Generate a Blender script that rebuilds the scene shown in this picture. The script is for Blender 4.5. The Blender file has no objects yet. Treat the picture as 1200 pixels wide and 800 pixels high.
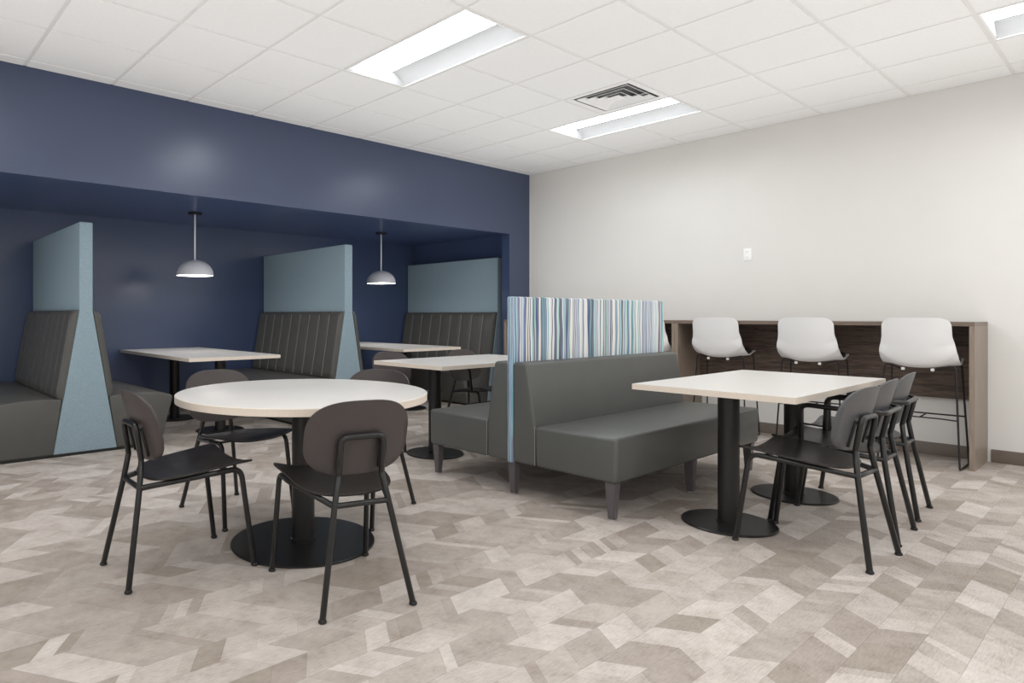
import bpy, bmesh, math, random
from mathutils import Vector, Matrix
random.seed(7)
SC = bpy.context.scene
COL = SC.collection
PI = math.pi

# ---------------------------------------------------------------- camera
cam_d = bpy.data.cameras.new('camera')
cam_d.sensor_width = 36.0
cam_d.lens = 22.63
cam_d.shift_x = 0.1399
cam_d.shift_y = -0.02525
cam_d.clip_start = 0.05
cam = bpy.data.objects.new('camera', cam_d)
cam.location = (-6.747, -5.165, 1.111)
cam.rotation_euler = (PI / 2, 0, math.radians(51.47 - 90))
COL.objects.link(cam)
SC.camera = cam

# ---------------------------------------------------------------- world, exposure
w = bpy.data.worlds.new('world')
w.use_nodes = True
w.node_tree.nodes['Background'].inputs[0].default_value = (0.97, 0.985, 1.0, 1)
w.node_tree.nodes['Background'].inputs[1].default_value = 0.14
w.light_settings.ao_factor = 0.52
w.light_settings.distance = 1.4
SC.cycles.use_fast_gi = True          # even ambient fill without a source in the room, added to lift the ceiling
SC.cycles.fast_gi_method = 'ADD'
SC.world = w
SC.view_settings.view_transform = 'Standard'
SC.view_settings.look = 'None'
SC.view_settings.gamma = 1.0
SC.view_settings.exposure = -0.06
SC.view_settings.use_curve_mapping = False
TROFFER_STRENGTH = 13.2
PENDANT_STRENGTH = 14.0

# ---------------------------------------------------------------- dimensions of the room
CEIL = 2.906
ROOM_X0, ROOM_Y0 = -9.6, -8.8
HEAD_Z = 2.125          # underside of the bulkhead over the booth alcove
ALC_Z = 2.168           # alcove ceiling
ALC_X0, ALC_X1, ALC_Y = -8.0, -0.15, 2.03
JAMB_X = -0.40
T = 0.6096
GX, GY = -5.80, 0.465   # ceiling grid origin: x = GX + L*T, y = GY - M*T

# ---------------------------------------------------------------- materials
def srgb(r, g, b):
    f = lambda c: (c / 12.92) if c <= 0.04045 else ((c + 0.055) / 1.055) ** 2.4
    return (f(r / 255), f(g / 255), f(b / 255), 1)

class Mat:
    def __init__(self, name, col, rough=0.5, metal=0.0, spec=0.5):
        m = self.m = bpy.data.materials.new(name)
        m.use_nodes = True
        self.nt = m.node_tree
        self.b = self.nt.nodes['Principled BSDF']
        self.b.inputs['Base Color'].default_value = col
        self.b.inputs['Roughness'].default_value = rough
        self.b.inputs['Metallic'].default_value = metal
        self.b.inputs['Specular IOR Level'].default_value = spec
        self.col = col
        m.diffuse_color = col
    def node(self, t, **kw):
        n = self.nt.nodes.new(t)
        for k, v in kw.items():
            setattr(n, k, v)
        return n
    def link(self, a, b):
        self.nt.links.new(a, b)
    def coords(self, scale=(1, 1, 1), kind='Object'):
        tc = self.node('ShaderNodeTexCoord')
        mp = self.node('ShaderNodeMapping')
        mp.inputs['Scale'].default_value = scale
        self.link(tc.outputs[kind], mp.inputs['Vector'])
        return mp.outputs['Vector']
    def noise(self, vec, scale, detail=3, rough=0.5):
        n = self.node('ShaderNodeTexNoise')
        n.inputs['Scale'].default_value = scale
        n.inputs['Detail'].default_value = detail
        n.inputs['Roughness'].default_value = rough
        self.link(vec, n.inputs['Vector'])
        return n.outputs['Fac']
    def ramp(self, fac, stops, interp='LINEAR'):
        r = self.node('ShaderNodeValToRGB')
        r.color_ramp.interpolation = interp
        e = r.color_ramp.elements
        while len(e) < len(stops):
            e.new(0.5)
        for el, (p, c) in zip(e, stops):
            el.position = p
            el.color = c
        self.link(fac, r.inputs['Fac'])
        return r.outputs['Color']
    def base(self, sock):
        self.link(sock, self.b.inputs['Base Color'])
    def bump(self, fac, strength=0.1, dist=0.002):
        bp = self.node('ShaderNodeBump')
        bp.inputs['Strength'].default_value = strength
        bp.inputs['Distance'].default_value = dist
        self.link(fac, bp.inputs['Height'])
        self.link(bp.outputs['Normal'], self.b.inputs['Normal'])

def shade(c, k):
    return (min(c[0] * k, 1), min(c[1] * k, 1), min(c[2] * k, 1), 1)

def mottled(name, col, rough, var=0.06, scale=8, bump=0.0, bscale=60, spec=0.5, metal=0.0, stretch=(1, 1, 1), bdist=0.001):
    m = Mat(name, col, rough, metal, spec)
    v = m.coords(stretch)
    m.base(m.ramp(m.noise(v, scale, 4), [(0.3, shade(col, 1 - var)), (0.7, shade(col, 1 + var))]))
    if bump:
        m.bump(m.noise(v, bscale, 4), bump, bdist)
    return m.m

def emitter(name, col, strength):
    m = Mat(name, col, 0.5)
    m.b.inputs['Emission Color'].default_value = col
    m.b.inputs['Emission Strength'].default_value = strength
    return m.m

M = {}
M['white_wall'] = mottled('white_wall_paint', srgb(215, 213, 209), 0.6, 0.012, 3, 0.05, 180)
M['navy'] = mottled('navy_wall_paint', srgb(52, 64, 92), 0.29, 0.03, 2.5, 0.06, 140, spec=0.85)
M['tile'] = mottled('ceiling_tile_fibre', srgb(235, 235, 234), 0.9, 0.015, 40, 0.25, 220)
M['grid'] = mottled('ceiling_grid_paint', srgb(226, 225, 223), 0.5, 0.02, 10)
M['white_metal'] = mottled('white_enamel', srgb(236, 236, 234), 0.4, 0.01, 10)
M['vent_metal'] = mottled('grey_white_vent_enamel', srgb(236, 236, 235), 0.45, 0.02, 10)
M['dark_void'] = mottled('dark_duct_interior', srgb(120, 120, 120), 0.8, 0.1, 8)
M['glow'] = emitter('troffer_diffuser', (0.925, 0.965, 1.0, 1), TROFFER_STRENGTH)
M['reflector'] = mottled('troffer_reflector', srgb(172, 172, 172), 0.5, 0.01, 10)
M['base_rubber'] = mottled('taupe_rubber_base', srgb(112, 102, 94), 0.5, 0.05, 20)
M['vinyl'] = mottled('charcoal_vinyl', srgb(74, 73, 70), 0.42, 0.05, 7, 0.12, 420, spec=0.45)
M['vinyl_bench'] = mottled('grey_vinyl', srgb(78, 79, 77), 0.40, 0.04, 6, 0.12, 420, spec=0.45)
M['thread'] = mottled('grey_seam_thread', srgb(126, 124, 118), 0.6, 0.05, 40)
M['black_metal'] = mottled('black_powder_coat', srgb(25, 24, 24), 0.34, 0.08, 30, 0.08, 500, spec=0.5)
M['tube'] = mottled('black_tube_paint', srgb(27, 27, 27), 0.3, 0.05, 30, spec=0.5)
M['stool_tube'] = mottled('black_stool_rod', srgb(27, 28, 30), 0.3, 0.05, 30, spec=0.5)
M['shell'] = mottled('dark_brown_polymer', srgb(60, 54, 53), 0.38, 0.03, 10, 0.05, 600, spec=0.5)
M['seat'] = mottled('black_brown_seat_polymer', srgb(35, 32, 31), 0.34, 0.03, 10, 0.05, 600, spec=0.5)
M['shell_grey'] = mottled('slate_polymer', srgb(74, 74, 76), 0.40, 0.03, 10, 0.05, 600, spec=0.5)
M['stool_shell'] = mottled('white_polymer', srgb(214, 213, 212), 0.42, 0.01, 8)
M['stool_pad'] = mottled('black_seat_fabric', srgb(30, 29, 29), 0.8, 0.1, 40, 0.2, 400)
M['rubber'] = mottled('black_rubber', srgb(25, 25, 25), 0.6, 0.1, 30)
M['laminate'] = mottled('white_laminate', srgb(194, 191, 187), 0.32, 0.02, 14, 0.0, stretch=(1, 12, 1))
M['edge'] = mottled('beige_edge_band', srgb(200, 189, 176), 0.45, 0.03, 20, stretch=(12, 12, 1))
M['leg_wood'] = mottled('grey_stained_leg', srgb(82, 77, 79), 0.4, 0.15, 10, stretch=(14, 14, 1))
M['plate'] = mottled('white_outlet_plastic', srgb(238, 238, 236), 0.35, 0.01, 10)
M['slot'] = mottled('outlet_slot_dark', srgb(120, 118, 115), 0.6, 0.02, 10)
M['pendant'] = mottled('grey_pendant_enamel', srgb(196, 197, 203), 0.45, 0.02, 10)
M['pendant_in'] = mottled('white_pendant_lining', srgb(240, 240, 238), 0.5, 0.01, 10)
M['pendant_glow'] = emitter('pendant_diffuser', (1.0, 0.97, 0.92, 1), PENDANT_STRENGTH)

def fabric(name, col):
    m = Mat(name, col, 0.85, 0, 0.25)
    v = m.coords((1, 1, 1))
    f = m.noise(v, 170, 5, 0.75)
    m.base(m.ramp(f, [(0.28, shade(col, 0.72)), (0.5, col), (0.72, shade(col, 1.25))]))
    m.bump(f, 0.25, 0.001)
    return m.m
M['blue_fabric'] = fabric('light_blue_woven_fabric', srgb(127, 144, 153))

def wood(name, c0, c1, scale=1.0, axis='y'):
    m = Mat(name, c0, 0.42, 0, 0.4)
    st = {'y': (9, 0.9, 9), 'z': (9, 9, 0.8)}[axis]
    v = m.coords(st)
    f = m.noise(v, 3.2 * scale, 6, 0.6)
    m.base(m.ramp(f, [(0.3, c0), (0.48, shade(c1, 0.8)), (0.58, c0), (0.72, c1)]))
    return m.m
M['wood_dark'] = wood('dark_walnut_laminate', srgb(62, 52, 47), srgb(112, 95, 85), 1.0, 'y')
M['wood_end'] = wood('taupe_walnut_laminate', srgb(126, 112, 100), srgb(150, 136, 123), 1.0, 'z')
M['wood_top'] = wood('taupe_walnut_edge', srgb(104, 90, 80), srgb(126, 111, 99), 1.0, 'y')

def stripes():
    m = Mat('blue_multi_stripe_fabric', srgb(190, 200, 205), 0.8, 0, 0.2)
    tc = m.node('ShaderNodeTexCoord')
    sep = m.node('ShaderNodeSeparateXYZ')
    m.link(tc.outputs['Object'], sep.inputs[0])
    # slow sideways waver of every stripe along its height
    cmb = m.node('ShaderNodeCombineXYZ')
    sx = m.node('ShaderNodeMath', operation='MULTIPLY'); sx.inputs[1].default_value = 7.0
    m.link(sep.outputs[0], sx.inputs[0])
    sz = m.node('ShaderNodeMath', operation='MULTIPLY'); sz.inputs[1].default_value = 2.2
    m.link(sep.outputs[2], sz.inputs[0])
    m.link(sx.outputs[0], cmb.inputs[0]); m.link(sz.outputs[0], cmb.inputs[2])
    wob = m.noise(cmb.outputs[0], 1.5, 1)
    wm = m.node('ShaderNodeMath', operation='MULTIPLY_ADD')
    wm.inputs[1].default_value = 0.034
    m.link(wob, wm.inputs[0])
    ysum = m.node('ShaderNodeMath', operation='MULTIPLY'); ysum.inputs[1].default_value = 1.3
    m.link(sep.outputs[1], ysum.inputs[0])
    xy = m.node('ShaderNodeMath', operation='ADD')
    m.link(sep.outputs[0], xy.inputs[0]); m.link(ysum.outputs[0], xy.inputs[1])
    m.link(xy.outputs[0], wm.inputs[2])
    stp = m.node('ShaderNodeMath', operation='MULTIPLY'); stp.inputs[1].default_value = 96.0
    m.link(wm.outputs[0], stp.inputs[0])
    fl = m.node('ShaderNodeMath', operation='FLOOR')
    m.link(stp.outputs[0], fl.inputs[0])
    wn = m.node('ShaderNodeTexWhiteNoise', noise_dimensions='1D')
    m.link(fl.outputs[0], wn.inputs['W'])
    pal = [(214, 212, 204), (70, 92, 138), (206, 206, 202), (104, 160, 172), (118, 128, 152), (212, 206, 196),
           (36, 44, 78), (152, 192, 184), (196, 202, 206), (84, 80, 84), (104, 136, 176), (216, 214, 208), (50, 60, 98), (140, 178, 190)]
    n = len(pal)
    c = m.ramp(wn.outputs['Value'], [(i / n, srgb(*p)) for i, p in enumerate(pal)], 'CONSTANT')
    # each stripe fades lighter and darker along its height
    cmb2 = m.node('ShaderNodeCombineXYZ')
    f2 = m.node('ShaderNodeMath', operation='MULTIPLY'); f2.inputs[1].default_value = 3.7
    m.link(fl.outputs[0], f2.inputs[0])
    m.link(f2.outputs[0], cmb2.inputs[0]); m.link(sz.outputs[0], cmb2.inputs[2])
    fade = m.noise(cmb2.outputs[0], 1.0, 1)
    mr = m.node('ShaderNodeMapRange'); mr.inputs[1].default_value = 0.3; mr.inputs[2].default_value = 0.7
    mr.inputs[3].default_value = 0.0; mr.inputs[4].default_value = 0.36
    m.link(fade, mr.inputs[0])
    mix = m.node('ShaderNodeMix', data_type='RGBA')
    mix.inputs[7].default_value = srgb(190, 196, 200)
    m.link(mr.outputs[0], mix.inputs[0]); m.link(c, mix.inputs[6])
    m.base(mix.outputs[2])
    return m.m
M['stripe'] = stripes()

def floor_mat(name, col):
    m = Mat(name, col, 0.5, 0, 0.35)
    v = m.coords((1, 1, 1), 'Object')
    geo = m.node('ShaderNodeNewGeometry')
    f1 = m.noise(geo.outputs['Position'], 9, 5, 0.65)
    mp = m.node('ShaderNodeMapping'); mp.inputs['Scale'].default_value = (26, 170, 1)
    m.link(geo.outputs['Position'], mp.inputs['Vector'])
    f2 = m.noise(mp.outputs['Vector'], 1.0, 4, 0.7)
    add = m.node('ShaderNodeMath', operation='ADD')
    m.link(f1, add.inputs[0]); m.link(f2, add.inputs[1])
    hf = m.node('ShaderNodeMath', operation='MULTIPLY'); hf.inputs[1].default_value = 0.5
    m.link(add.outputs[0], hf.inputs[0])
    brown = (col[0] * 0.74, col[1] * 0.69, col[2] * 0.64, 1)
    m.base(m.ramp(hf.outputs[0], [(0.36, brown), (0.47, shade(col, 0.95)), (0.62, shade(col, 1.18))]))
    return m.m
FLOOR_TONES = [(177, 168, 161), (171, 162, 155), (165, 156, 148), (157, 148, 140), (150, 140, 132), (145, 135, 125), (182, 174, 167)]
FM = [floor_mat('floor_print_%s' % n, srgb(*c)) for n, c in zip(('cream', 'sand', 'oat', 'taupe', 'stone', 'umber', 'ivory'), FLOOR_TONES)]
M['floor_bed'] = floor_mat('floor_bed_taupe', srgb(160, 152, 146))

# ---------------------------------------------------------------- mesh helpers
def link(name, me, parent=None):
    o = bpy.data.objects.new(name, me)
    COL.objects.link(o)
    if parent is not None:
        o.parent = parent
    return o

def build(name, bm, mats, parent=None, smooth=None, loc=None):
    if not isinstance(mats, (list, tuple)):
        mats = [mats]
    bmesh.ops.recalc_face_normals(bm, faces=bm.faces[:])
    me = bpy.data.meshes.new(name)
    bm.to_mesh(me)
    bm.free()
    for mt in mats:
        me.materials.append(mt)
    if smooth is not None:
        me.shade_smooth()
        if smooth < 180:
            bm2 = bmesh.new(); bm2.from_mesh(me)
            for e in bm2.edges:
                if len(e.link_faces) == 2 and e.calc_face_angle(0) > math.radians(smooth):
                    e.smooth = False
            bm2.to_mesh(me); bm2.free()
    o = link(name, me, parent)
    if loc is not None:
        o.location = loc
    return o

def box(bm, x0, x1, y0, y1, z0, z1, bev=0.0, seg=2):
    c = [(x, y, z) for x in (x0, x1) for y in (y0, y1) for z in (z0, z1)]
    v = [bm.verts.new(p) for p in c]
    idx = [(0, 1, 3, 2), (4, 6, 7, 5), (0, 4, 5, 1), (2, 3, 7, 6), (0, 2, 6, 4), (1, 5, 7, 3)]
    f = [bm.faces.new([v[i] for i in q]) for q in idx]
    if bev:
        es = list({e for ff in f for e in ff.edges})
        bmesh.ops.bevel(bm, geom=es, offset=bev, segments=seg, profile=0.5, affect='EDGES', clamp_overlap=True)
    return bm

def new_box(name, dims, mat, parent=None, bev=0.0, seg=2):
    bm = bmesh.new()
    box(bm, *dims, bev, seg)
    return build(name, bm, mat, parent, smooth=40 if bev else None)

def prism(bm, pts, axis, a0, a1, bev=0.0, seg=2):
    """closed 2-D outline extruded along an axis: 'x' -> pts are (y,z); 'y' -> (x,z); 'z' -> (x,y)"""
    def P(p, a):
        return {'x': (a, p[0], p[1]), 'y': (p[0], a, p[1]), 'z': (p[0], p[1], a)}[axis]
    A = [bm.verts.new(P(p, a0)) for p in pts]
    B = [bm.verts.new(P(p, a1)) for p in pts]
    fs = [bm.faces.new(A), bm.faces.new(B[::-1])]
    n = len(pts)
    for i in range(n):
        fs.append(bm.faces.new((A[i], B[i], B[(i + 1) % n], A[(i + 1) % n])))
    bmesh.ops.recalc_face_normals(bm, faces=fs)
    if bev:
        es = [e for e in {e for f in fs for e in f.edges} if e.calc_face_angle(0) > 0.35]
        bmesh.ops.bevel(bm, geom=es, offset=bev, segments=seg, profile=0.5, affect='EDGES', clamp_overlap=True)
    return bm

def lathe(bm, prof, seg=32, c=(0, 0), cap=True):
    rings = []
    for r, z in prof:
        if r < 1e-5:
            rings.append([bm.verts.new((c[0], c[1], z))])
        else:
            rings.append([bm.verts.new((c[0] + r * math.cos(2 * PI * i / seg), c[1] + r * math.sin(2 * PI * i / seg), z)) for i in range(seg)])
    for a, b in zip(rings[:-1], rings[1:]):
        for i in range(seg):
            j = (i + 1) % seg
            if len(a) == 1 and len(b) == 1:
                continue
            if len(a) == 1:
                bm.faces.new((a[0], b[i], b[j]))
            elif len(b) == 1:
                bm.faces.new((a[i], a[j], b[0]))
            else:
                bm.faces.new((a[i], a[j], b[j], b[i]))
    if cap:
        for r in (rings[0], rings[-1]):
            if len(r) > 1:
                bm.faces.new(r)
    return bm

def fillet(pts, rad, n=6):
    pts = [Vector(p) for p in pts]
    out = [pts[0]]
    for i in range(1, len(pts) - 1):
        p, a, b = pts[i], pts[i - 1], pts[i + 1]
        r = rad[i] if isinstance(rad, (list, tuple)) else rad
        u, v = (a - p), (b - p)
        lu, lv = u.length, v.length
        u.normalize(); v.normalize()
        ang = u.angle(v)
        if r <= 0 or ang > PI - 0.02:
            out.append(p); continue
        d = min(r / math.tan(ang / 2), lu * 0.49, lv * 0.49)
        p0, p1 = p + u * d, p + v * d
        for k in range(n + 1):
            t = k / n
            out.append((1 - t) ** 2 * p0 + 2 * t * (1 - t) * p + t * t * p1)
    out.append(pts[-1])
    return out

def tube(bm, pts, r, seg=10, rad=0.0, closed=False):
    pts = fillet(pts, rad) if rad else [Vector(p) for p in pts]
    # rounded ends
    t0 = (pts[1] - pts[0]).normalized(); t1 = (pts[-1] - pts[-2]).normalized()
    n = len(pts)
    rr = [r] * n
    pts = [pts[0] - t0 * r * 0.45, pts[0] - t0 * r * 0.0] + pts[1:-1] + [pts[-1], pts[-1] + t1 * r * 0.45]
    rr = [r * 0.6] + rr + [r * 0.6]
    tang = []
    for i in range(len(pts)):
        a = pts[max(i - 1, 0)]; b = pts[min(i + 1, len(pts) - 1)]
        tang.append((b - a).normalized())
    ref = Vector((0, 0, 1)) if abs(tang[0].z) < 0.9 else Vector((1, 0, 0))
    nrm = (ref - tang[0] * ref.dot(tang[0])).normalized()
    rings = []
    for p, t, rad_ in zip(pts, tang, rr):
        nrm = (nrm - t * nrm.dot(t)).normalized()
        bn = t.cross(nrm)
        rings.append([bm.verts.new(p + (nrm * math.cos(2 * PI * k / seg) + bn * math.sin(2 * PI * k / seg)) * rad_) for k in range(seg)])
    for a, b in zip(rings[:-1], rings[1:]):
        for k in range(seg):
            j = (k + 1) % seg
            bm.faces.new((a[k], a[j], b[j], b[k]))
    bm.faces.new(rings[0][::-1]); bm.faces.new(rings[-1])
    return bm

def sheet(bm, rows, thick, off):
    """grid of points (rows of equal length) given a thickness along off(p) directions"""
    top = [[bm.verts.new(p) for p in r] for r in rows]
    bot = [[bm.verts.new(Vector(p) + Vector(off(i, j)) * thick) for j, p in enumerate(r)] for i, r in enumerate(rows)]
    R, Cn = len(rows), len(rows[0])
    for g in (top, bot):
        for i in range(R - 1):
            for j in range(Cn - 1):
                bm.faces.new((g[i][j], g[i][j + 1], g[i + 1][j + 1], g[i + 1][j]))
    border = [(0, j) for j in range(Cn)] + [(i, Cn - 1) for i in range(1, R)] + [(R - 1, j) for j in range(Cn - 2, -1, -1)] + [(i, 0) for i in range(R - 2, 0, -1)]
    for a, b in zip(border, border[1:] + border[:1]):
        bm.faces.new((top[a[0]][a[1]], top[b[0]][b[1]], bot[b[0]][b[1]], bot[a[0]][a[1]]))
    return bm

def radial_sheet(bm, outline, f_top, f_bot, center, rings=7):
    """closed outline filled by scaled rings; f_top / f_bot map plan coordinates to points"""
    n = len(outline)
    cx, cy = center
    def layer(f, k_out):
        ctr = bm.verts.new(f(cx, cy))
        prev = None
        allr = []
        for k in range(1, rings + 1):
            s = k / rings
            if k == rings:
                s = k_out
            ring = [bm.verts.new(f(cx + (x - cx) * s, cy + (y - cy) * s)) for x, y in outline]
            if prev is None:
                for i in range(n):
                    bm.faces.new((ctr, ring[i], ring[(i + 1) % n]))
            else:
                for i in range(n):
                    bm.faces.new((prev[i], ring[i], ring[(i + 1) % n], prev[(i + 1) % n]))
            prev = ring
        return prev
    a = layer(f_top, 0.992)
    b = layer(f_bot, 0.992)
    mid = []
    for (x, y) in outline:
        p, q = Vector(f_top(x, y)), Vector(f_bot(x, y))
        mid.append(bm.verts.new((p + q) / 2))
    for i in range(n):
        j = (i + 1) % n
        bm.faces.new((a[i], mid[i], mid[j], a[j]))
        bm.faces.new((mid[i], b[i], b[j], mid[j]))
    return bm

def catmull(pts, sub=5):
    out = []
    n = len(pts)
    for i in range(n):
        p0, p1, p2, p3 = (Vector(pts[(i + k - 1) % n]) for k in range(4))
        for s in range(sub):
            t = s / sub
            out.append(0.5 * ((2 * p1) + (-p0 + p2) * t + (2 * p0 - 5 * p1 + 4 * p2 - p3) * t * t + (-p0 + 3 * p1 - 3 * p2 + p3) * t ** 3))
    return [(v.x, v.y) for v in out]

def thing(name, label, cat, loc=(0, 0, 0), rz=0.0, group=None):
    o = link(name, None)
    o.location = loc
    o.rotation_euler = (0, 0, rz)
    o.empty_display_size = 0.1
    tag(o, label, cat, group)
    return o

def tag(o, label=None, cat=None, group=None):
    if label: o['label'] = label
    if cat: o['category'] = cat
    if group: o['group'] = group
    return o

def struct(o):
    o['kind'] = 'structure'
    return o

KIDS = {}
def kids(o):
    return [c for c in o.children]

def dup(root, loc, rz, label):
    """copy of a thing with its parts and sub-parts"""
    r = root.copy(); COL.objects.link(r)
    r.location = loc; r.rotation_euler = (0, 0, rz); r['label'] = label
    for ch in list(root.children):
        c = ch.copy(); COL.objects.link(c); c.parent = r
        for g in list(ch.children):
            d = g.copy(); COL.objects.link(d); d.parent = c
    return r

# ================================================================ STRUCTURE
struct(new_box('wall_right', (0.0, 0.15, ROOM_Y0 - 0.1, 0.0, -0.05, CEIL + 0.1), M['white_wall']))
struct(new_box('wall_left', (ROOM_X0 - 0.15, ROOM_X0, ROOM_Y0, 0.0, -0.05, CEIL + 0.1), M['white_wall']))
struct(new_box('wall_near', (ROOM_X0 - 0.15, 0.0, ROOM_Y0 - 0.15, ROOM_Y0, -0.05, CEIL + 0.1), M['white_wall']))
# the navy front with its opening, then the alcove behind it
bm = bmesh.new()
box(bm, ROOM_X0 - 0.15, ALC_X0, 0.0, 0.12, -0.05, CEIL + 0.1)
box(bm, ALC_X0, JAMB_X, 0.0, 0.12, HEAD_Z, CEIL + 0.1)
box(bm, JAMB_X, 0.15, 0.0, 0.12, -0.05, CEIL + 0.1)
struct(build('wall_front', bm, M['navy']))
struct(new_box('wall_back', (ALC_X0 - 0.1, ALC_X1 + 0.1, ALC_Y, ALC_Y + 0.12, -0.05, ALC_Z + 0.1), M['navy']))
struct(new_box('wall_alcove_right', (ALC_X1, ALC_X1 + 0.1, 0.12, ALC_Y, -0.05, ALC_Z + 0.1), M['navy']))
struct(new_box('wall_alcove_left', (ALC_X0 - 0.1, ALC_X0, 0.12, ALC_Y, -0.05, ALC_Z + 0.1), M['navy']))
struct(new_box('ceiling_alcove', (ALC_X0, ALC_X1, 0.12, ALC_Y, ALC_Z, ALC_Z + 0.1), M['navy']))
struct(new_box('baseboard_right', (-0.010, 0.0, ROOM_Y0, -4.285, 0.0, 0.098), M['base_rubber'], None, 0.003))
struct(new_box('baseboard_bar', (-0.010, 0.0, -4.235, -2.155, 0.0, 0.098), M['base_rubber'], None, 0.003))
struct(new_box('baseboard_back', (-8.0, ALC_X1, ALC_Y - 0.010, ALC_Y, 0.0, 0.098), M['base_rubber'], None, 0.003))
struct(new_box('trim_corner', (-0.004, 0.0, -0.004, 0.0, 0.0, CEIL), M['white_wall']))

# ---------------------------------------------------------------- ceiling: deck, grid, tiles
ceiling = struct(new_box('ceiling', (ROOM_X0 - 0.15, 0.15, ROOM_Y0 - 0.15, 0.0, CEIL + 0.12, CEIL + 0.2), M['grid']))
def gx(L): return GX + L * T
def gy(m): return GY - m * T
TROFFERS = [(L, m) for m in (3, 8, 13) for L in (-5, -1, 3, 7)]
VENT = (6, 4)
holes = {VENT}
for L, m in TROFFERS:
    holes |= {(L, m), (L, m + 1)}
gz0, gz1 = CEIL + 0.004, CEIL + 0.03
Ls = range(-6, 10)
Ms = range(1, 16)
for L in Ls:
    if ROOM_X0 < gx(L) < -0.02:
        new_box('main_runner', (gx(L) - 0.012, gx(L) + 0.012, ROOM_Y0, -0.0, gz0, gz1), M['grid'], ceiling)
for m in Ms:
    if ROOM_Y0 < gy(m) < -0.02:
        xs = [ROOM_X0] + [gx(L) for L in Ls if ROOM_X0 < gx(L) < -0.02] + [0.0]
        for a, b in zip(xs[:-1], xs[1:]):
            mid = (a + b) / 2
            Lc = math.floor((mid - GX) / T)
            if any(l == Lc and q + 1 == m for l, q in TROFFERS):
                continue                      # a four foot fixture has no tee across its middle
            new_box('cross_tee', (a + 0.0125, b - 0.0125 if b < 0 else 0.0, gy(m) - 0.012, gy(m) + 0.012, gz0, gz1), M['grid'], ceiling)
tile_me = {}
for L in range(-7, 10):
    for m in range(0, 16):
        if (L, m) in holes:
            continue
        x0, x1 = max(gx(L) + 0.012, ROOM_X0 + 0.003), min(gx(L + 1) - 0.012, -0.003)
        y0, y1 = max(gy(m + 1) + 0.012, ROOM_Y0 + 0.003), min(gy(m) - 0.012, -0.003)
        if x1 - x0 < 0.03 or y1 - y0 < 0.03:
            continue
        key = (round(x1 - x0, 3), round(y1 - y0, 3))
        if key not in tile_me:
            bm = bmesh.new()
            w2, d2 = key[0] / 2, key[1] / 2
            box(bm, -w2, w2, -d2, d2, 0, 0.016)
            tmp = build('ceiling_tile', bm, M['tile'], ceiling)
            tile_me[key] = tmp.data
            o = tmp
        else:
            o = link('ceiling_tile', tile_me[key], ceiling)
        o.location = ((x0 + x1) / 2, (y0 + y1) / 2, CEIL)

# ---------------------------------------------------------------- troffers
def troffer():
    """2 x 4 ft recessed fixture: local x = width, y = length, centre at origin, z=0 at ceiling face"""
    t = thing('ceiling_light', 'x', 'light', group='recessed troffer lights in the ceiling grid')
    W, D = T / 2 - 0.013, T - 0.013
    bm = bmesh.new()
    f = 0.012
    box(bm, -W, -W + f, -D, D, -0.002, 0.008)
    box(bm, W - f, W, -D, D, -0.002, 0.008)
    box(bm, -W + f, W - f, -D, -D + f, -0.002, 0.008)
    box(bm, -W + f, W - f, D - f, D, -0.002, 0.008)
    build('frame', bm, M['white_metal'], t)
    c = 0.150                     # half width of the lit centre lens
    for s in (-1, 1):
        bm = bmesh.new()
        rows = []
        for k in range(9):
            u = k / 8
            x = (W - f) * (1 - u) + c * u
            z = 0.003 + 0.085 * math.sin(u * PI / 2) ** 0.8
            rows.append([(s * x, -D + f, z), (s * x, D - f, z)])
        sheet(bm, rows, 0.002, lambda i, j: (0, 0, 1))
        build('reflector', bm, M['reflector'], t, smooth=60)
    for s in (-1, 1):
        bm = bmesh.new()
        prism(bm, [(-W + f, 0.0), (W - f, 0.0), (W - f, 0.1), (-W + f, 0.1)], 'y', s * (D - f), s * (D - f + 0.004))
        build('end_plate', bm, M['reflector'], t)
    bm = bmesh.new()
    hw_, hd_ = W + 0.004, D + 0.004
    box(bm, -hw_, hw_, -hd_, hd_, 0.112, 0.116)
    box(bm, -hw_, -hw_ + 0.003, -hd_, hd_, 0.009, 0.1118); box(bm, hw_ - 0.003, hw_, -hd_, hd_, 0.009, 0.1118)
    box(bm, -hw_ + 0.0032, hw_ - 0.0032, -hd_, -hd_ + 0.003, 0.009, 0.1118); box(bm, -hw_ + 0.0032, hw_ - 0.0032, hd_ - 0.003, hd_, 0.009, 0.1118)
    build('shield_housing', bm, M['reflector'], t)  # unseen box added to stop diffuser light leaking out above the ceiling
    bm = bmesh.new()
    rows = []
    for k in range(9):
        u = -1 + 2 * k / 8
        rows.append([(u * c, -D + f, 0.052 + 0.034 * u * u), (u * c, D - f, 0.052 + 0.034 * u * u)])
    sheet(bm, rows, 0.003, lambda i, j: (0, 0, 1))
    build('diffuser', bm, M['glow'], t, smooth=60)
    return t
lab = {(3, 3): 'lit white troffer light in the ceiling nearer the navy wall, largest in view',
       (7, 3): 'lit white troffer light in the ceiling beside the square air vent',
       (7, 8): 'lit white troffer light cut off at the top right above the cream wall'}
t0 = None
for L, m in [(3, 3)] + [q for q in TROFFERS if q != (3, 3)]:
    loc = (gx(L) + T / 2, gy(m + 1), CEIL)
    l_ = lab.get((L, m), 'lit white troffer light in the ceiling outside the picture')
    if t0 is None:
        t0 = troffer(); t0.location = loc; t0['label'] = l_
    else:
        dup(t0, loc, 0, l_)

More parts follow.
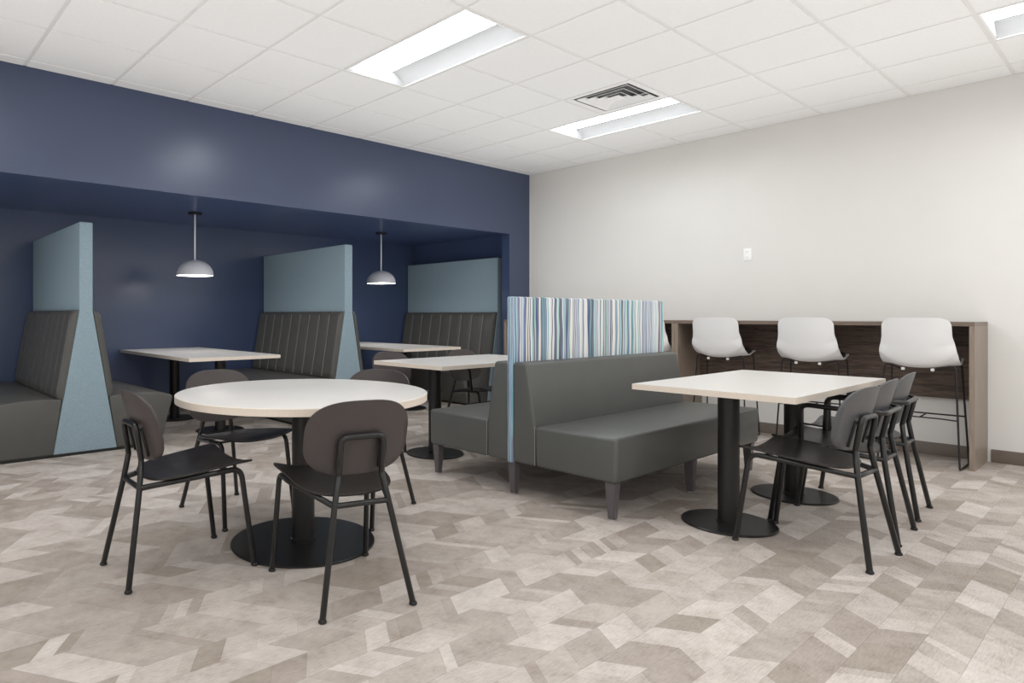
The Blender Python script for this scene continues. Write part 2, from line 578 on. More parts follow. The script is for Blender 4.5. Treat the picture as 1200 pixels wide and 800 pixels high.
# ---------------------------------------------------------------- air vent
t = thing('air_vent', 'square four way louvred air vent in the ceiling beside a lit troffer', 'vent', (gx(VENT[0]) + T / 2, gy(VENT[1]) - T / 2, CEIL))
h = T / 2 - 0.013
def square_ring(bm, a, za, b, zb, th=0.003):
    va = [bm.verts.new((sx * a, sy * a, za)) for sx, sy in ((-1, -1), (1, -1), (1, 1), (-1, 1))]
    vb = [bm.verts.new((sx * b, sy * b, zb)) for sx, sy in ((-1, -1), (1, -1), (1, 1), (-1, 1))]
    va2 = [bm.verts.new(v.co + Vector((0, 0, th))) for v in va]
    vb2 = [bm.verts.new(v.co + Vector((0, 0, th))) for v in vb]
    for i in range(4):
        j = (i + 1) % 4
        bm.faces.new((va[i], va[j], vb[j], vb[i]))
        bm.faces.new((va2[i], va2[j], vb2[j], vb2[i]))
        bm.faces.new((va[i], va[j], va2[j], va2[i]))
        bm.faces.new((vb[i], vb[j], vb2[j], vb2[i]))
bm = bmesh.new(); square_ring(bm, h, 0.0, h - 0.045, 0.0, 0.004); build('frame', bm, M['vent_metal'], t)
for k, a in enumerate((0.225, 0.165, 0.105)):
    bm = bmesh.new()
    square_ring(bm, a, -0.004, a - 0.040, 0.020)
    build('louvre', bm, M['vent_metal'], t)
bm = bmesh.new(); square_ring(bm, 0.055, -0.004, 0.0005, -0.004, 0.004); build('centre_plate', bm, M['vent_metal'], t)
for sx in (-1, 1):
    bm = bmesh.new(); box(bm, sx * 0.15 - 0.003, sx * 0.15 + 0.003, -0.25, 0.25, 0.022, 0.034)
    build('louvre_bar', bm, M['vent_metal'], t)
bm = bmesh.new(); box(bm, -h, h, -h, h, 0.075, 0.09); build('duct_box', bm, M['dark_void'], t)

# ---------------------------------------------------------------- floor
floor = struct(new_box('floor', (ROOM_X0 - 0.15, 0.15, ROOM_Y0 - 0.15, ALC_Y + 0.1, -0.08, -0.004), M['floor_bed']))
rng = random.Random(21)
pieces = []
bands = []
y = ALC_Y + 0.12
y = math.ceil(y / 0.125) * 0.125
sgn = 1
while y > ROOM_Y0:
    hgt = rng.choice((0.125, 0.125, 0.125, 0.25))
    bands.append((y, hgt, sgn))
    y -= hgt
    sgn = -sgn if rng.random() < 0.85 else sgn
SL = 0.68
for (yt, hgt, sg) in bands:
    x = ROOM_X0 - 0.3 + rng.random() * 0.1
    last = -1
    while x < 0.2:
        wd = rng.choice((0.05, 0.07, 0.10, 0.13, 0.16, 0.20, 0.24, 0.30))
        tone = rng.choice([k for k in (0, 0, 1, 2, 2, 3, 3, 4, 4, 5, 6) if k != last])
        last = tone
        pieces.append((x, wd, yt, hgt, sg, tone))
        x += wd
G = 0.0003
CAMV = Vector((-6.747, -5.165)); FW = Vector((math.cos(math.radians(51.47)), math.sin(math.radians(51.47)))); RT = Vector((FW.y, -FW.x))
def seen(x, y):
    d = Vector((x, y)) - CAMV
    dep = d.dot(FW)
    return dep > 1.85 and -0.62 < d.dot(RT) / dep < 1.05
def clipped(x, wd, yt, hgt, sg):
    dx = SL * hgt * sg
    x0, x1 = x + G, x + wd - G
    pts = [(x0, yt - G), (x1, yt - G), (x1 + dx, yt - hgt + G), (x0 + dx, yt - hgt + G)]
    return pts
def clip(poly):
    """keep the part of a piece that lies inside room and alcove footprint"""
    lim = ((0, 1, ROOM_X0), (0, -1, 0.0), (1, 1, ROOM_Y0), (1, -1, ALC_Y))
    for ax, s, v in lim:
        out = []
        for a, b in zip(poly, poly[1:] + poly[:1]):
            ina, inb = s * (a[ax] - v) >= 0, s * (b[ax] - v) >= 0
            if ina:
                out.append(a)
            if ina != inb:
                tt = (v - a[ax]) / (b[ax] - a[ax])
                out.append((a[0] + tt * (b[0] - a[0]), a[1] + tt * (b[1] - a[1])))
        poly = out
        if len(poly) < 3:
            return None
    return poly
vis, rest = [], []
for p in pieces:
    cxp, cyp = p[0] + p[1] / 2 + SL * p[3] * p[4] / 2, p[2] - p[3] / 2
    d = (Vector((cxp, cyp)) - CAMV).length
    (vis if seen(cxp, cyp) else rest).append((d / math.sqrt(p[1] * p[3]) ** 0.5, p))
vis.sort(key=lambda q: q[0])
single = [p for _, p in vis[:300]]
rest = [p for _, p in vis[300:]] + [p for _, p in rest]
slab_me = {}
for p in single:
    x, wd, yt, hgt, sg, tone = p
    key = (round(wd, 3), hgt, sg, tone)
    if key not in slab_me:
        bm = bmesh.new()
        prism(bm, clipped(0, wd, 0, hgt, sg), 'z', -0.004, 0.0)
        o = build('floor_tile', bm, FM[tone], floor)
        slab_me[key] = o.data
    else:
        o = link('floor_tile', slab_me[key], floor)
    o.location = (x, yt, 0)
verts, faces, mi = [], [], []
for p in rest:
    pl = clip(clipped(*p[:5]))
    if not pl:
        continue
    n0, n = len(verts), len(pl)
    verts += [(a, b, 0.0) for a, b in pl] + [(a, b, -0.004) for a, b in pl]
    faces.append([n0 + i for i in range(n)]); mi.append(p[5])
    for i in range(n):
        faces.append([n0 + i, n0 + n + i, n0 + n + (i + 1) % n, n0 + (i + 1) % n]); mi.append(p[5])
me = bpy.data.meshes.new('floor_tiles_beyond')
me.from_pydata(verts, [], faces)
for mt in FM:
    me.materials.append(mt)
me.polygons.foreach_set('material_index', mi)
bm = bmesh.new(); bm.from_mesh(me); bmesh.ops.recalc_face_normals(bm, faces=bm.faces[:]); bm.to_mesh(me); bm.free()
o = link('floor_tiles_beyond', me, floor)
o['kind'] = 'stuff'

# ================================================================ BOOTHS in the alcove
BY0, BY1 = 0.292, 2.022
NECK, FLARE = 0.052, 0.243
PT, CT = 1.862, 1.155       # panel top, cushion top
def flare_at(z):
    return NECK + (FLARE - NECK) * max(0.0, (CT - z)) / CT

def booth_seat(parent, s):
    """s = +1 seat on the +x side. Parts: seat, backrest with its channels"""
    # seat: crowned top, front that leans in towards the floor
    prof = [(s * (flare_at(0.02) + 0.002), 0.022), (s * 0.618, 0.022), (s * 0.660, 0.20), (s * 0.712, 0.375), (s * 0.718, 0.405), (s * 0.700, 0.428)]
    for k in range(1, 9):
        u = k / 8
        xx = 0.700 + (0.178 - 0.700) * u
        prof.append((s * xx, 0.430 + 0.034 * math.sin(PI * min(1, u * 0.62 + 0.06)) - 0.02 * max(0, u - 0.6)))
    bm = bmesh.new()
    prism(bm, prof, 'y', BY0, BY1, 0.012, 3)
    build('seat', bm, M['vinyl'], parent, smooth=50)
    bm = bmesh.new()
    box(bm, *(sorted((s * 0.20, s * 0.60))), BY0 + 0.012, BY1 - 0.01, 0.0, 0.024)
    build('plinth', bm, M['rubber'], parent)
    # backrest: slanted cushion with stitched vertical channels
    nch, per = 9, 8
    zb, zt = 0.452, CT
    th = 0.056
    def base_x(z):
        return flare_at(z) + 0.003
    bm = bmesh.new()
    yy = []
    for c in range(nch):
        for k in range(per):
            yy.append((c + k / per) / nch)
    yy.append(1.0)
    zs = [0, .04, .1, .25, .45, .65, .85, .94, .985, 1.0]
    rows = []
    for q in zs:
        row = []
        z = zb + (zt - zb) * q
        for u in yy:
            y_ = BY0 + 0.002 + (BY1 - BY0 - 0.004) * u
            g = abs(((u * nch) % 1.0) - 0.5) * 2           # 1 at a seam
            groove = 0.010 * max(0, (g - 0.74) / 0.26) ** 2 if 0.02 < u < 0.98 else 0
            endr = 0.03 * (max(0, 1 - min(u, 1 - u) / 0.012)) ** 2
            capr = 0.028 * max(0, (q - 0.94) / 0.06) ** 2 + 0.020 * max(0, (0.04 - q) / 0.04) ** 2
            row.append((s * (base_x(z) + th - groove - endr - capr), y_, z))
        rows.append(row)
    front = [[bm.verts.new(p) for p in r] for r in rows]
    R, Cn = len(rows), len(rows[0])
    for i in range(R - 1):
        for j in range(Cn - 1):
            bm.faces.new((front[i][j], front[i][j + 1], front[i + 1][j + 1], front[i + 1][j]))
    bw = {}
    def back(i, j):
        if (i, j) not in bw:
            p = rows[i][j]
            bw[(i, j)] = bm.verts.new((s * base_x(p[2]), p[1], p[2]))
        return bw[(i, j)]
    for j in range(Cn - 1):
        for i in (0, R - 1):
            bm.faces.new((front[i][j], front[i][j + 1], back(i, j + 1), back(i, j)))
    for i in range(R - 1):
        for j in (0, Cn - 1):
            bm.faces.new((front[i][j], front[i + 1][j], back(i + 1, j), back(i, j)))
    bk = build('backrest', bm, M['vinyl'], parent, smooth=50)
    for c in range(1, nch):
        bm = bmesh.new()
        y_ = BY0 + 0.002 + (BY1 - BY0 - 0.004) * c / nch
        pts = []
        for q in (0.03, 0.3, 0.6, 0.95):
            z = zb + (zt - zb) * q
            pts.append((s * (base_x(z) + th - 0.0085), y_, z))
        tube(bm, pts, 0.0042, 6)
        build('stitching', bm, M['thread'], bk)

def booth(cx, sides, label, half=None):
    t = thing('booth_bench', label, 'booth', (cx, 0, 0), 0, 'high back booth benches in the navy alcove')
    if len(sides) == 2:
        out = [(-FLARE, 0.022), (-NECK, CT), (-NECK, PT), (NECK, PT), (NECK, CT), (FLARE, 0.022)]
    else:
        out = [(-FLARE, 0.022), (-NECK, CT), (-NECK, PT), (NECK, PT), (NECK, 0.022)]
    bm = bmesh.new()
    prism(bm, out, 'y', BY0, BY1, 0.010, 3)
    build('privacy_panel', bm, M['blue_fabric'], t, smooth=50)
    bm = bmesh.new()
    box(bm, -0.20, 0.20 if len(sides) == 2 else 0.04, BY0 + 0.012, BY1 - 0.01, 0.0, 0.024)
    build('plinth', bm, M['rubber'], t)
    for s in sides:
        booth_seat(t, s)
    return t
booth(-5.302, (-1, 1), 'double booth bench with light blue panel at the left, its flared end fully in view')
booth(-2.672, (-1, 1), 'double booth bench with tall blue panel standing between the two hanging lamps')
booth(-0.228, (-1,), 'single sided booth bench with blue panel at the alcove right end beside the white wall')

# ---------------------------------------------------------------- tables
def edge_top(name, parent, x0, x1, y0, y1, z0, z1):
    bm = bmesh.new(); box(bm, x0 + 0.002, x1 - 0.002, y0 + 0.002, y1 - 0.002, z0 + 0.0005, z1, 0.0015, 1)
    tp = build(name, bm, M['laminate'], parent, smooth=40)
    bm = bmesh.new()
    e = 0.002
    box(bm, x0, x1, y0, y0 + e, z0, z1 - 0.0012); box(bm, x0, x1, y1 - e, y1, z0, z1 - 0.0012)
    box(bm, x0, x0 + e, y0 + e, y1 - e, z0, z1 - 0.0012); box(bm, x1 - e, x1, y0 + e, y1 - e, z0, z1 - 0.0012)
    build('edge_band', bm, M['edge'], tp)
    return tp

def pedestal(parent, x, y, rad, col_r, ztop):
    bm = bmesh.new()
    lathe(bm, [(rad - 0.004, 0.0), (rad, 0.003), (rad, 0.008), (rad - 0.004, 0.0115), (0, 0.0125)], 56, (x, y))
    bp = build('base_plate', bm, M['black_metal'], parent, smooth=35)
    bm = bmesh.new()
    lathe(bm, [(col_r + 0.006, 0.012), (col_r + 0.006, 0.018), (col_r, 0.020), (col_r, ztop - 0.008)], 32, (x, y))
    build('column', bm, M['black_metal'], parent, smooth=35)
    bm = bmesh.new()
    a = min(rad * 0.72, 0.2)
    box(bm, x - a, x + a, y - 0.025, y + 0.025, ztop - 0.008, ztop - 0.001)
    box(bm, x - 0.025, x + 0.025, y - a, y + a, ztop - 0.0079, ztop - 0.0011)
    build('top_bracket', bm, M['black_metal'], parent)

def rect_table(name, label, x0, x1, y0, y1, peds, group, rad=0.229, z=0.74):
    cx, cy = (x0 + x1) / 2, (y0 + y1) / 2
    t = thing(name, label, 'table', (cx, cy, 0), 0, group)
    edge_top('tabletop', t, x0 - cx, x1 - cx, y0 - cy, y1 - cy, z - 0.031, z)
    for px_, py_ in peds:
        pedestal(t, px_ - cx, py_ - cy, rad, 0.052, z - 0.031)
    return t
G_T = 'rectangular white tables on round black pedestals'
rect_table('dining_table', 'long white table on two round black bases before the striped bench, three chairs along it',
           -3.425, -1.985, -4.092, -3.306, [(-3.098, -3.671), (-2.205, -3.686)], G_T)
rect_table('dining_table', 'long white table half hidden behind the striped bench end, brown chairs beyond it',
           -3.400, -1.975, -1.822, -1.032, [(-3.098, -1.44), (-2.205, -1.44)], G_T)
rect_table('booth_table', 'white booth table under the left hanging lamp in the alcove',
           -4.495, -3.585, 0.155, 2.015, [(-3.985, 0.615), (-4.05, 1.60)], G_T)
rect_table('booth_table', 'white booth table under the right hanging lamp in the alcove',
           -2.020, -1.108, 0.155, 2.015, [(-1.563, 0.60), (-1.563, 1.60)], G_T)

t = thing('round_table', 'large round white table on a round black base with four brown chairs', 'table', (-5.022, -2.480, 0))
zt = 0.74
bm = bmesh.new(); lathe(bm, [(0, zt - 0.034), (0.606, zt - 0.034), (0.606, zt - 0.001), (0.604, zt), (0, zt)], 96, cap=False)
tp = build('tabletop', bm, M['laminate'], t, smooth=30)
bm = bmesh.new(); lathe(bm, [(0.6062, zt - 0.0342), (0.609, zt - 0.0335), (0.609, zt - 0.003), (0.6062, zt - 0.0008)], 96, cap=False)
build('edge_band', bm, M['edge'], tp, smooth=30)
pedestal(t, 0, 0, 0.352, 0.056, zt - 0.034)

# ================================================================ CHAIRS
TR = 0.0122
def chair_parts(t, arms, shell_m, back_m):
    # --- seat
    half = [(0.0, 0.104), (0.08, 0.111), (0.145, 0.138), (0.183, 0.19), (0.201, 0.265), (0.209, 0.345), (0.215, 0.425), (0.222, 0.485), (0.222, 0.517), (0.206, 0.534), (0.155, 0.538), (0.08, 0.535)]
    ctl = half + [(0.0, 0.532)] + [(-x, y) for x, y in half[:0:-1]]
    out = catmull(ctl, 3)
    def zt_(x, y):
        u = (y - 0.11) / 0.42
        z = 0.424 + 0.036 * u + 0.36 * x * x * (0.6 + 0.4 * u)
        z -= 0.020 * max(0, (y - 0.44) / 0.10) ** 2 * (1 - min(1, (abs(x) / 0.24) ** 2))
        return z
    bm = bmesh.new()
    radial_sheet(bm, out, lambda x, y: (x, y, zt_(x, y)), lambda x, y: (x, y, zt_(x, y) - 0.010), (0, 0.33))
    build('seat', bm, M['seat'], t, smooth=60)
    # --- backrest: rounded panel, edges curving forward
    n = 56
    hw, hh, zc = 0.219, 0.148, 0.643
    ring = []
    for k in range(n):
        a = 2 * PI * k / n
        ca, sa = math.cos(a), math.sin(a)
        e = 2 / 2.9
        ring.append((hw * math.copysign(abs(ca) ** e, ca), zc + hh * math.copysign(abs(sa) ** e, sa)))
    def yb(x, z):
        return 0.079 + (0.65 - z) * 0.25 + 0.75 * x * x
    bm = bmesh.new()
    radial_sheet(bm, ring, lambda x, z: (x, yb(x, z) + 0.0055, z), lambda x, z: (x, yb(x, z) - 0.0055, z), (0, zc))
    bk = build('backrest', bm, back_m, t, smooth=60)
    # --- frame
    rail_z, ry, rx = 0.395, 0.066, 0.112
    by, bz, bx = 0.080, 0.503, 0.089
    for s in (-1, 1):
        bm = bmesh.new()
        tube(bm, [(s * 0.184, 0, 0.012), (s * rx, ry, rail_z), (s * bx, by, bz)], TR)
        lg = build('leg', bm, M['tube'], t, smooth=60)
        bm = bmesh.new(); lathe(bm, [(0.011, 0.0), (0.0155, 0.003), (0.0155, 0.009), (0.011, 0.015)], 14, (s * 0.185, -0.001))
        build('foot_glide', bm, M['rubber'], lg, smooth=40)
    for s in (-1, 1):
        bm = bmesh.new()
        tube(bm, [(s * 0.222, 0.535, 0.012), (s * 0.205, 0.478, 0.438), (s * 0.203, 0.36, 0.432), (s * (rx + 0.002), ry + 0.004, rail_z)], TR, rad=[0, 0.05, 0.05, 0])
        lg = build('leg', bm, M['tube'], t, smooth=60)
        bm = bmesh.new(); lathe(bm, [(0.011, 0.0), (0.0155, 0.003), (0.0155, 0.009), (0.011, 0.015)], 14, (s * 0.2222, 0.536))
        build('foot_glide', bm, M['rubber'], lg, smooth=40)
    bm = bmesh.new(); tube(bm, [(-rx, ry, rail_z), (rx, ry, rail_z)], TR * 0.95)
    build('crossbar', bm, M['tube'], t, smooth=60)
    for yy_, zz_ in ((0.20, 0.4075), (0.42, 0.430)):
        ww = 0.150 if yy_ < 0.3 else 0.2
        bm = bmesh.new(); box(bm, -ww, ww, yy_ - 0.012, yy_ + 0.012, zz_, zz_ + 0.008)
        build('seat_support', bm, M['tube'], t)
    if not arms:
        bm = bmesh.new()
        tube(bm, [(-bx, by, bz), (-bx, 0.058, 0.652), (bx, 0.058, 0.652), (bx, by, bz)], TR, rad=0.032)
        build('back_frame', bm, M['tube'], t, smooth=60)
    else:
        hz = 0.632
        for s in (-1, 1):
            bm = bmesh.new()
            tube(bm, [(s * bx, by, bz), (s * bx * 1.02, 0.052, hz)], TR)
            build('back_post', bm, M['tube'], t, smooth=60)
        bm = bmesh.new()
        tube(bm, [(-0.205, 0.395, 0.434), (-0.236, 0.392, 0.650), (-0.240, 0.18, 0.641), (-0.165, 0.052, hz), (0.165, 0.052, hz), (0.240, 0.18, 0.641), (0.236, 0.392, 0.650), (0.205, 0.395, 0.434)],
             TR, rad=[0, 0.045, 0.10, 0.06, 0.06, 0.10, 0.045, 0])
        build('armrest_hoop', bm, M['tube'], t, smooth=60)
    for s in (-1, 1):
        bm = bmesh.new()
        tube(bm, [(s * bx, yb(bx, zz_) - 0.009, zz_) for zz_ in (0.518, 0.56, 0.60, 0.638)], 0.006, 8)
        build('back_bracket', bm, M['tube'], t, smooth=60)
        bm = bmesh.new()
        tube(bm, [(s * bx, 0.060, 0.632), (s * bx, yb(bx, 0.632) - 0.007, 0.632)], 0.006, 8)
        build('back_spacer', bm, M['tube'], t, smooth=60)

def chair(first, arms, x, y, deg, label, group, shell='shell', back='shell'):
    """(x, y) middle of the rear feet, deg = facing direction"""
    if first is None:
        nm = 'armchair' if arms else 'dining_chair'
        t = thing(nm, label, 'chair', (x, y, 0), math.radians(deg - 90), group)
        chair_parts(t, arms, M[shell], M[back])
        return t
    return dup(first, (x, y, 0), math.radians(deg - 90), label)

G_R = 'brown chairs around the round table'
c1 = chair(None, False, -5.889, -2.368, -1.8, 'brown chair at the left of the round table, seen side on, facing right', G_R)
chair(c1, False, -5.250, -3.287, 75.6, 'brown chair at the front of the round table, turned with its back to the viewer', G_R)
chair(c1, False, -5.086, -1.552, -84.8, 'brown chair behind the round table at the left, facing forward, black seat in view', G_R)
chair(c1, False, -4.233, -2.181, 199.8, 'brown chair behind the round table at the right, only its backrest top clear', G_R)
c2 = chair(None, False, -3.149, -4.350, 87.0, 'armless black chair with slate backrest, nearest of three at the long white table', 'chairs along the long white table', 'shell', 'shell_grey')
a1 = chair(None, True, -2.643, -4.322, 92.0, 'slate armchair in the middle of three at the long white table', 'chairs along the long white table', 'shell', 'shell_grey')
dup(a1, (-2.081, -4.283, 0), math.radians(3.0), 'slate armchair farthest of three at the long white table, near the bar stools')
chair(None, True, -2.255, -0.86, -90.0, 'brown armchair beyond the half hidden table, just left of the striped panel', 'chairs behind the half hidden table', 'shell', 'shell')
e1 = chair(c1, False, -3.035, -0.72, -90.0, 'brown chair beyond the half hidden table, between the two alcove white tabletops', G_R)
e1['group'] = 'chairs behind the half hidden table'

# ================================================================ DOUBLE BENCH with striped panel
BX0, BX1, BC = -3.572, -1.690, -2.585
t = thing('double_bench', 'grey vinyl back to back bench with a striped blue panel along its middle', 'bench', ((BX0 + BX1) / 2, BC, 0))
L2 = (BX1 - BX0) / 2
for s in (-1, 1):
    bm = bmesh.new()
    prism(bm, [(s * 0.188, 0.206), (s * 0.712, 0.206), (s * 0.718, 0.452), (s * 0.180, 0.446)], 'x', -L2, L2, 0.022, 4)
    build('seat', bm, M['vinyl_bench'], t, smooth=50)
    bm = bmesh.new()
    prism(bm, [(s * 0.0215, 0.206), (s * 0.187, 0.206), (s * 0.187, 0.448), (s * 0.160, 0.62), (s * 0.126, 0.822), (s * 0.0215, 0.824)], 'x', -L2 + 0.001, L2 - 0.001, 0.018, 4)
    build('backrest', bm, M['vinyl_bench'], t, smooth=50)
    # welt seams along the front top edge and the end of each seat
    bm = bmesh.new()
    tube(bm, [(-L2 - 0.0003, s * 0.1875, 0.215), (-L2 - 0.0003, s * 0.1875, 0.445)], 0.002, 5)
    build('seam', bm, M['thread'], t)
bm = bmesh.new()
box(bm, -L2 - 0.004, L2 + 0.004, -0.020, 0.020, 0.20, 1.229, 0.009, 3)
build('privacy_panel', bm, M['stripe'], t, smooth=50)
for lx in (-L2 + 0.042, 0.0, L2 - 0.06):
    for ly in (-0.668, 0.0, 0.668):
        bm = bmesh.new()
        a, b = 0.030, 0.018
        va = [bm.verts.new((lx + sx * a, ly + sy * a, 0.207)) for sx, sy in ((-1, -1), (1, -1), (1, 1), (-1, 1))]
        vb = [bm.verts.new((lx + sx * b, ly + sy * b, 0.006)) for sx, sy in ((-1, -1), (1, -1), (1, 1), (-1, 1))]
        fs = [bm.faces.new(va), bm.faces.new(vb[::-1])] + [bm.faces.new((va[i], va[(i + 1) % 4], vb[(i + 1) % 4], vb[i])) for i in range(4)]
        bmesh.ops.bevel(bm, geom=list({e for f in fs for e in f.edges}), offset=0.003, segments=2, affect='EDGES')
        lg = build('leg', bm, M['leg_wood'], t, smooth=40)
        bm = bmesh.new(); lathe(bm, [(0.010, 0.0), (0.011, 0.002), (0.011, 0.0065)], 14, (lx, ly))
        build('foot_glide', bm, M['white_metal'], lg)

# ================================================================ BAR COUNTERS
def bar(y0, y1, label):
    t = thing('bar_counter', label, 'bar counter', (0, (y0 + y1) / 2, 0), 0, 'dark wood bar counters on the cream wall')
    h_ = (y1 - y0) / 2
    X0, XB = -0.520, -0.012
    bm = bmesh.new(); box(bm, X0, XB, -h_, h_, 1.034, 1.064, 0.001, 1); build('countertop', bm, M['wood_top'], t)
    for s in (-1, 1):
        a, b = sorted((s * h_, s * (h_ - 0.030)))
        bm = bmesh.new(); box(bm, X0, XB, a, b, 0.0, 1.034, 0.001, 1)
        build('end_panel', bm, M['wood_end'], t)
    bm = bmesh.new(); box(bm, -0.060, -0.036, -h_ + 0.0305, h_ - 0.0305, 0.462, 1.0335); build('modesty_panel', bm, M['wood_dark'], t)
    return t
bar(-4.268, -2.122, 'dark wood bar counter in full view on the cream wall with white stools under it')
bar(-2.120, -0.012, 'dark wood bar counter mostly hidden behind the striped bench panel')

# ---------------------------------------------------------------- bar stools
def stool_parts(t):
    # shell: one bent sheet, seat sweeping up into the back
    prof = [(0.365, 0.765), (0.345, 0.772), (0.30, 0.770), (0.22, 0.756), (0.12, 0.734), (0.05, 0.724), (0.0, 0.730), (-0.04, 0.756), (-0.065, 0.81), (-0.080, 0.88), (-0.092, 0.955), (-0.101, 1.03), (-0.108, 1.093)]
    pts = catmull_open([Vector((0, y, z)) for y, z in prof], 4)
    ln = [0.0]
    for a, b in zip(pts[:-1], pts[1:]):
        ln.append(ln[-1] + (b - a).length)
    A = ln[-1]
    nrm = []
    for i in range(len(pts)):
        d = (pts[min(i + 1, len(pts) - 1)] - pts[max(i - 1, 0)]).normalized()
        nrm.append(Vector((0, -d.z, d.y)))          # to the left of travel: down under the seat, rearward behind the back
    rows = []
    nc = 17
    for i, p in enumerate(pts):
        a = ln[i] / A
        wdt = 0.205 + 0.022 * math.sin(PI * min(1, a / 0.80)) - 0.006 * max(0, (a - 0.62) / 0.38)
        for end, r in ((0.0, 0.075), (1.0, 0.060)):
            dd = abs(ln[i] - end * A)
            if dd < r:
                wdt -= r - math.sqrt(max(0, r * r - (r - dd) ** 2))
        row = []
        sm = lambda q: max(0, min(1, q)) ** 2 * (3 - 2 * max(0, min(1, q)))
        lift_seat = 0.012 + 0.070 * sm((a - 0.30) / 0.22) * (1 - sm((a - 0.50) / 0.45)) - 0.012 * sm((a - 0.5) / 0.4)
        for k in range(nc):
            u = -1 + 2 * k / (nc - 1)
            x = wdt * u
            rel = abs(x) / 0.22
            c = rel ** 2.4
            fwd = 0.055 * max(0, min(1, (a - 0.45) / 0.25))
            row.append((x, p.y + fwd * c, p.z + lift_seat * c))
        rows.append(row)
    bm = bmesh.new()
    sheet(bm, rows, 0.009, lambda i, j: tuple(-nrm[i]))
    build('shell', bm, M['stool_shell'], t, smooth=60)
    # seat pad on the shell
    idx = [i for i in range(len(pts)) if 0.06 < ln[i] / A < 0.47]
    bm = bmesh.new()
    prow = []
    for q, i in enumerate(idx):
        f = q / (len(idx) - 1)
        sc_ = 0.95 * (1 - 0.5 * abs(2 * f - 1) ** 4)
        r0 = rows[i]
        dome = 0.034 * math.sin(PI * min(1, 0.06 + 0.9 * f))
        prow.append([(x * sc_, y_, z + 0.001 + dome * (1 if 0 < j < nc - 1 else 0.25)) for j, (x, y_, z) in enumerate(r0)])
    sheet(bm, prow, 0.014, lambda i, j: (0, 0, 1))
    build('seat_pad', bm, M['stool_pad'], t, smooth=60)
    r = 0.0065
    for s in (-1, 1):
        bm = bmesh.new()
        tube(bm, [(s * 0.10, 0.055, 0.707), (s * 0.205, 0.055, 0.752), (s * 0.236, 0.0, 0.0075), (s * 0.236, 0.325, 0.0075), (s * 0.205, 0.262, 0.752), (s * 0.10, 0.262, 0.744)], r, 8, rad=[0, 0.03, 0.012, 0.012, 0.03, 0])
        build('leg_frame', bm, M['stool_tube'], t, smooth=60)
    bm = bmesh.new(); tube(bm, [(-0.222, 0.296, 0.36), (0.222, 0.296, 0.36)], r * 0.9, 8)
    build('footrest', bm, M['stool_tube'], t, smooth=60)
    bm = bmesh.new(); tube(bm, [(-0.223, 0.028, 0.352), (-0.11, 0.075, 0.352), (0.11, 0.075, 0.352), (0.223, 0.028, 0.352)], r * 0.8, 8, rad=0.12)
    build('stretcher', bm, M['stool_tube'], t, smooth=60)
    bm = bmesh.new(); tube(bm, [(0, 0.08, 0.352), (0, 0.296, 0.36)], r * 0.8, 8)
    build('stretcher', bm, M['stool_tube'], t, smooth=60)
    for s in (-1, 1):
        bm = bmesh.new(); box(bm, s * 0.085 - 0.010, s * 0.085 + 0.010, 0.0, 0.022, 0.703, 0.724, 0.004, 2)
        build('mount_pad', bm, M['stool_shell'], t, smooth=40)

def catmull_open(pts, sub):
    out = []
    n = len(pts)
    for i in range(n - 1):
        p0, p1, p2, p3 = pts[max(i - 1, 0)], pts[i], pts[i + 1], pts[min(i + 2, n - 1)]
        for s in range(sub):
            u = s / sub
            out.append(0.5 * ((2 * p1) + (-p0 + p2) * u + (2 * p0 - 5 * p1 + 4 * p2 - p3) * u * u + (-p0 + 3 * p1 - 3 * p2 + p3) * u ** 3))
    out.append(pts[-1])
    return out

G_S = 'white bar stools on black rod frames'
st = thing('bar_stool', 'white bar stool nearest the right end of the bar counter', 'stool', (-0.585, -3.963, 0), -PI / 2, G_S)
stool_parts(st)
dup(st, (-0.520, -3.237, 0), -PI / 2, 'white bar stool in the middle of the three in full view at the bar')
dup(st, (-0.495, -2.508, 0), -PI / 2, 'white bar stool beside the bar divider, just right of the grey bench back')
dup(st, (-0.500, -1.835, 0), -PI / 2, 'white bar stool hidden behind the striped panel, only its seat edge showing')

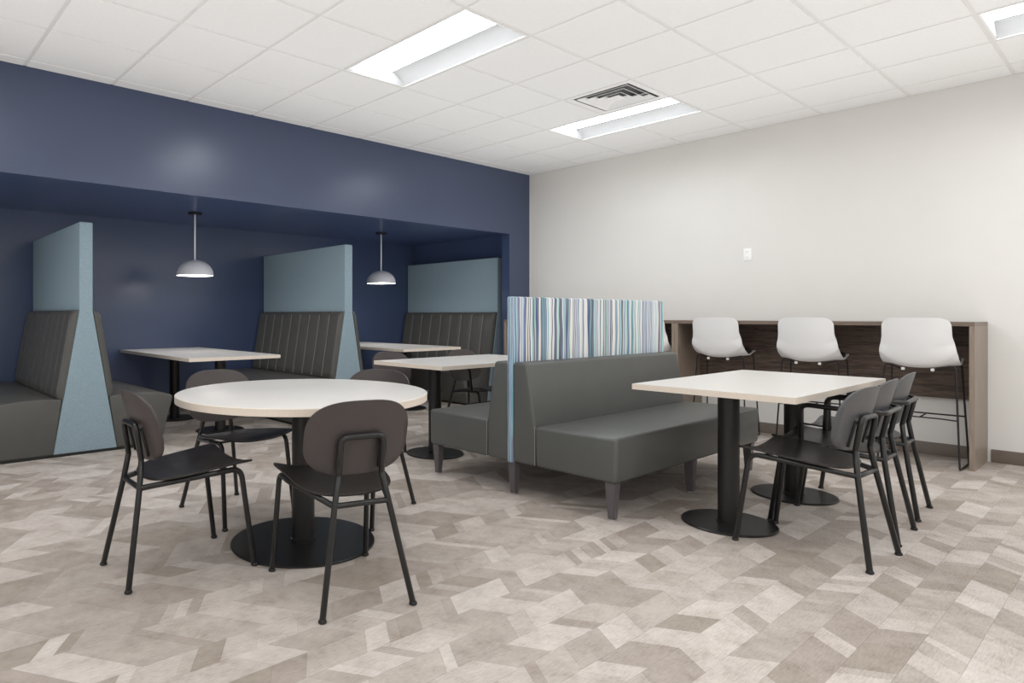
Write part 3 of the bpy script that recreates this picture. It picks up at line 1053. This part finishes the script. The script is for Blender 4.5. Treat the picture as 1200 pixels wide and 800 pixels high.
# ================================================================ PENDANT LAMPS
def pendant(x, y, label, first=None):
    if first is not None:
        return dup(first, (x, y, ALC_Z), 0, label)
    t = thing('pendant_lamp', label, 'lamp', (x, y, ALC_Z), 0, 'grey dome lamps hanging in the alcove')
    bm = bmesh.new(); lathe(bm, [(0, 0.0), (0.072, 0.0), (0.072, -0.014), (0.064, -0.020), (0, -0.020)], 32, cap=False)
    build('canopy', bm, M['black_metal'], t, smooth=40)
    zb = 1.522 - ALC_Z
    H, Rr = 0.162, 0.186
    bm = bmesh.new(); tube(bm, [(0, 0, -0.02), (0, 0, zb + H + 0.002)], 0.0075, 10)
    build('stem', bm, M['white_metal'], t, smooth=60)
    prof = [(Rr * math.sin(a), zb + 0.012 + (H - 0.012) * math.cos(a)) for a in [PI / 2 * k / 16 for k in range(17)]]
    prof.append((Rr, zb))
    inn = [(Rr - 0.004, zb)] + [((Rr - 0.004) * math.sin(a), zb + 0.010 + (H - 0.016) * math.cos(a)) for a in [PI / 2 * k / 16 for k in range(16, -1, -1)]]
    bm = bmesh.new(); lathe(bm, prof + [inn[0]], 48, cap=False)
    sh = build('shade', bm, M['pendant'], t, smooth=40)
    bm = bmesh.new(); lathe(bm, inn, 48, cap=False)
    build('lining', bm, M['pendant_in'], sh, smooth=40)
    bm = bmesh.new(); lathe(bm, [(0, zb + 0.022), (0.165, zb + 0.022), (0.170, zb + 0.026), (0.165, zb + 0.03), (0, zb + 0.03)], 40, cap=False)
    build('diffuser', bm, M['pendant_glow'], t, smooth=40)
    return t
p1 = pendant(-4.02, 1.13, 'grey dome pendant lamp hanging at the left, over the first booth table')
pendant(-1.50, 1.17, 'grey dome pendant lamp hanging at the right, between the two blue booth panels', p1)

# ================================================================ OUTLET
t = thing('wall_outlet', 'small white electrical outlet high on the cream wall above the bar', 'outlet', (0, -2.577, 1.703))
bm = bmesh.new(); box(bm, -0.006, -0.0005, -0.036, 0.036, -0.058, 0.058, 0.002, 2)
build('cover_plate', bm, M['plate'], t, smooth=40)
for s in (-1, 1):
    bm = bmesh.new(); box(bm, -0.0085, -0.006, -0.017, 0.017, s * 0.026 - 0.014, s * 0.026 + 0.014, 0.001, 1)
    rc = build('receptacle', bm, M['plate'], t)
    for q in (-1, 1):
        bm = bmesh.new(); box(bm, -0.0095, -0.0085, q * 0.007 - 0.0015, q * 0.007 + 0.0015, s * 0.026 - 0.006, s * 0.026 + 0.004)
        build('slot', bm, M['slot'], rc)
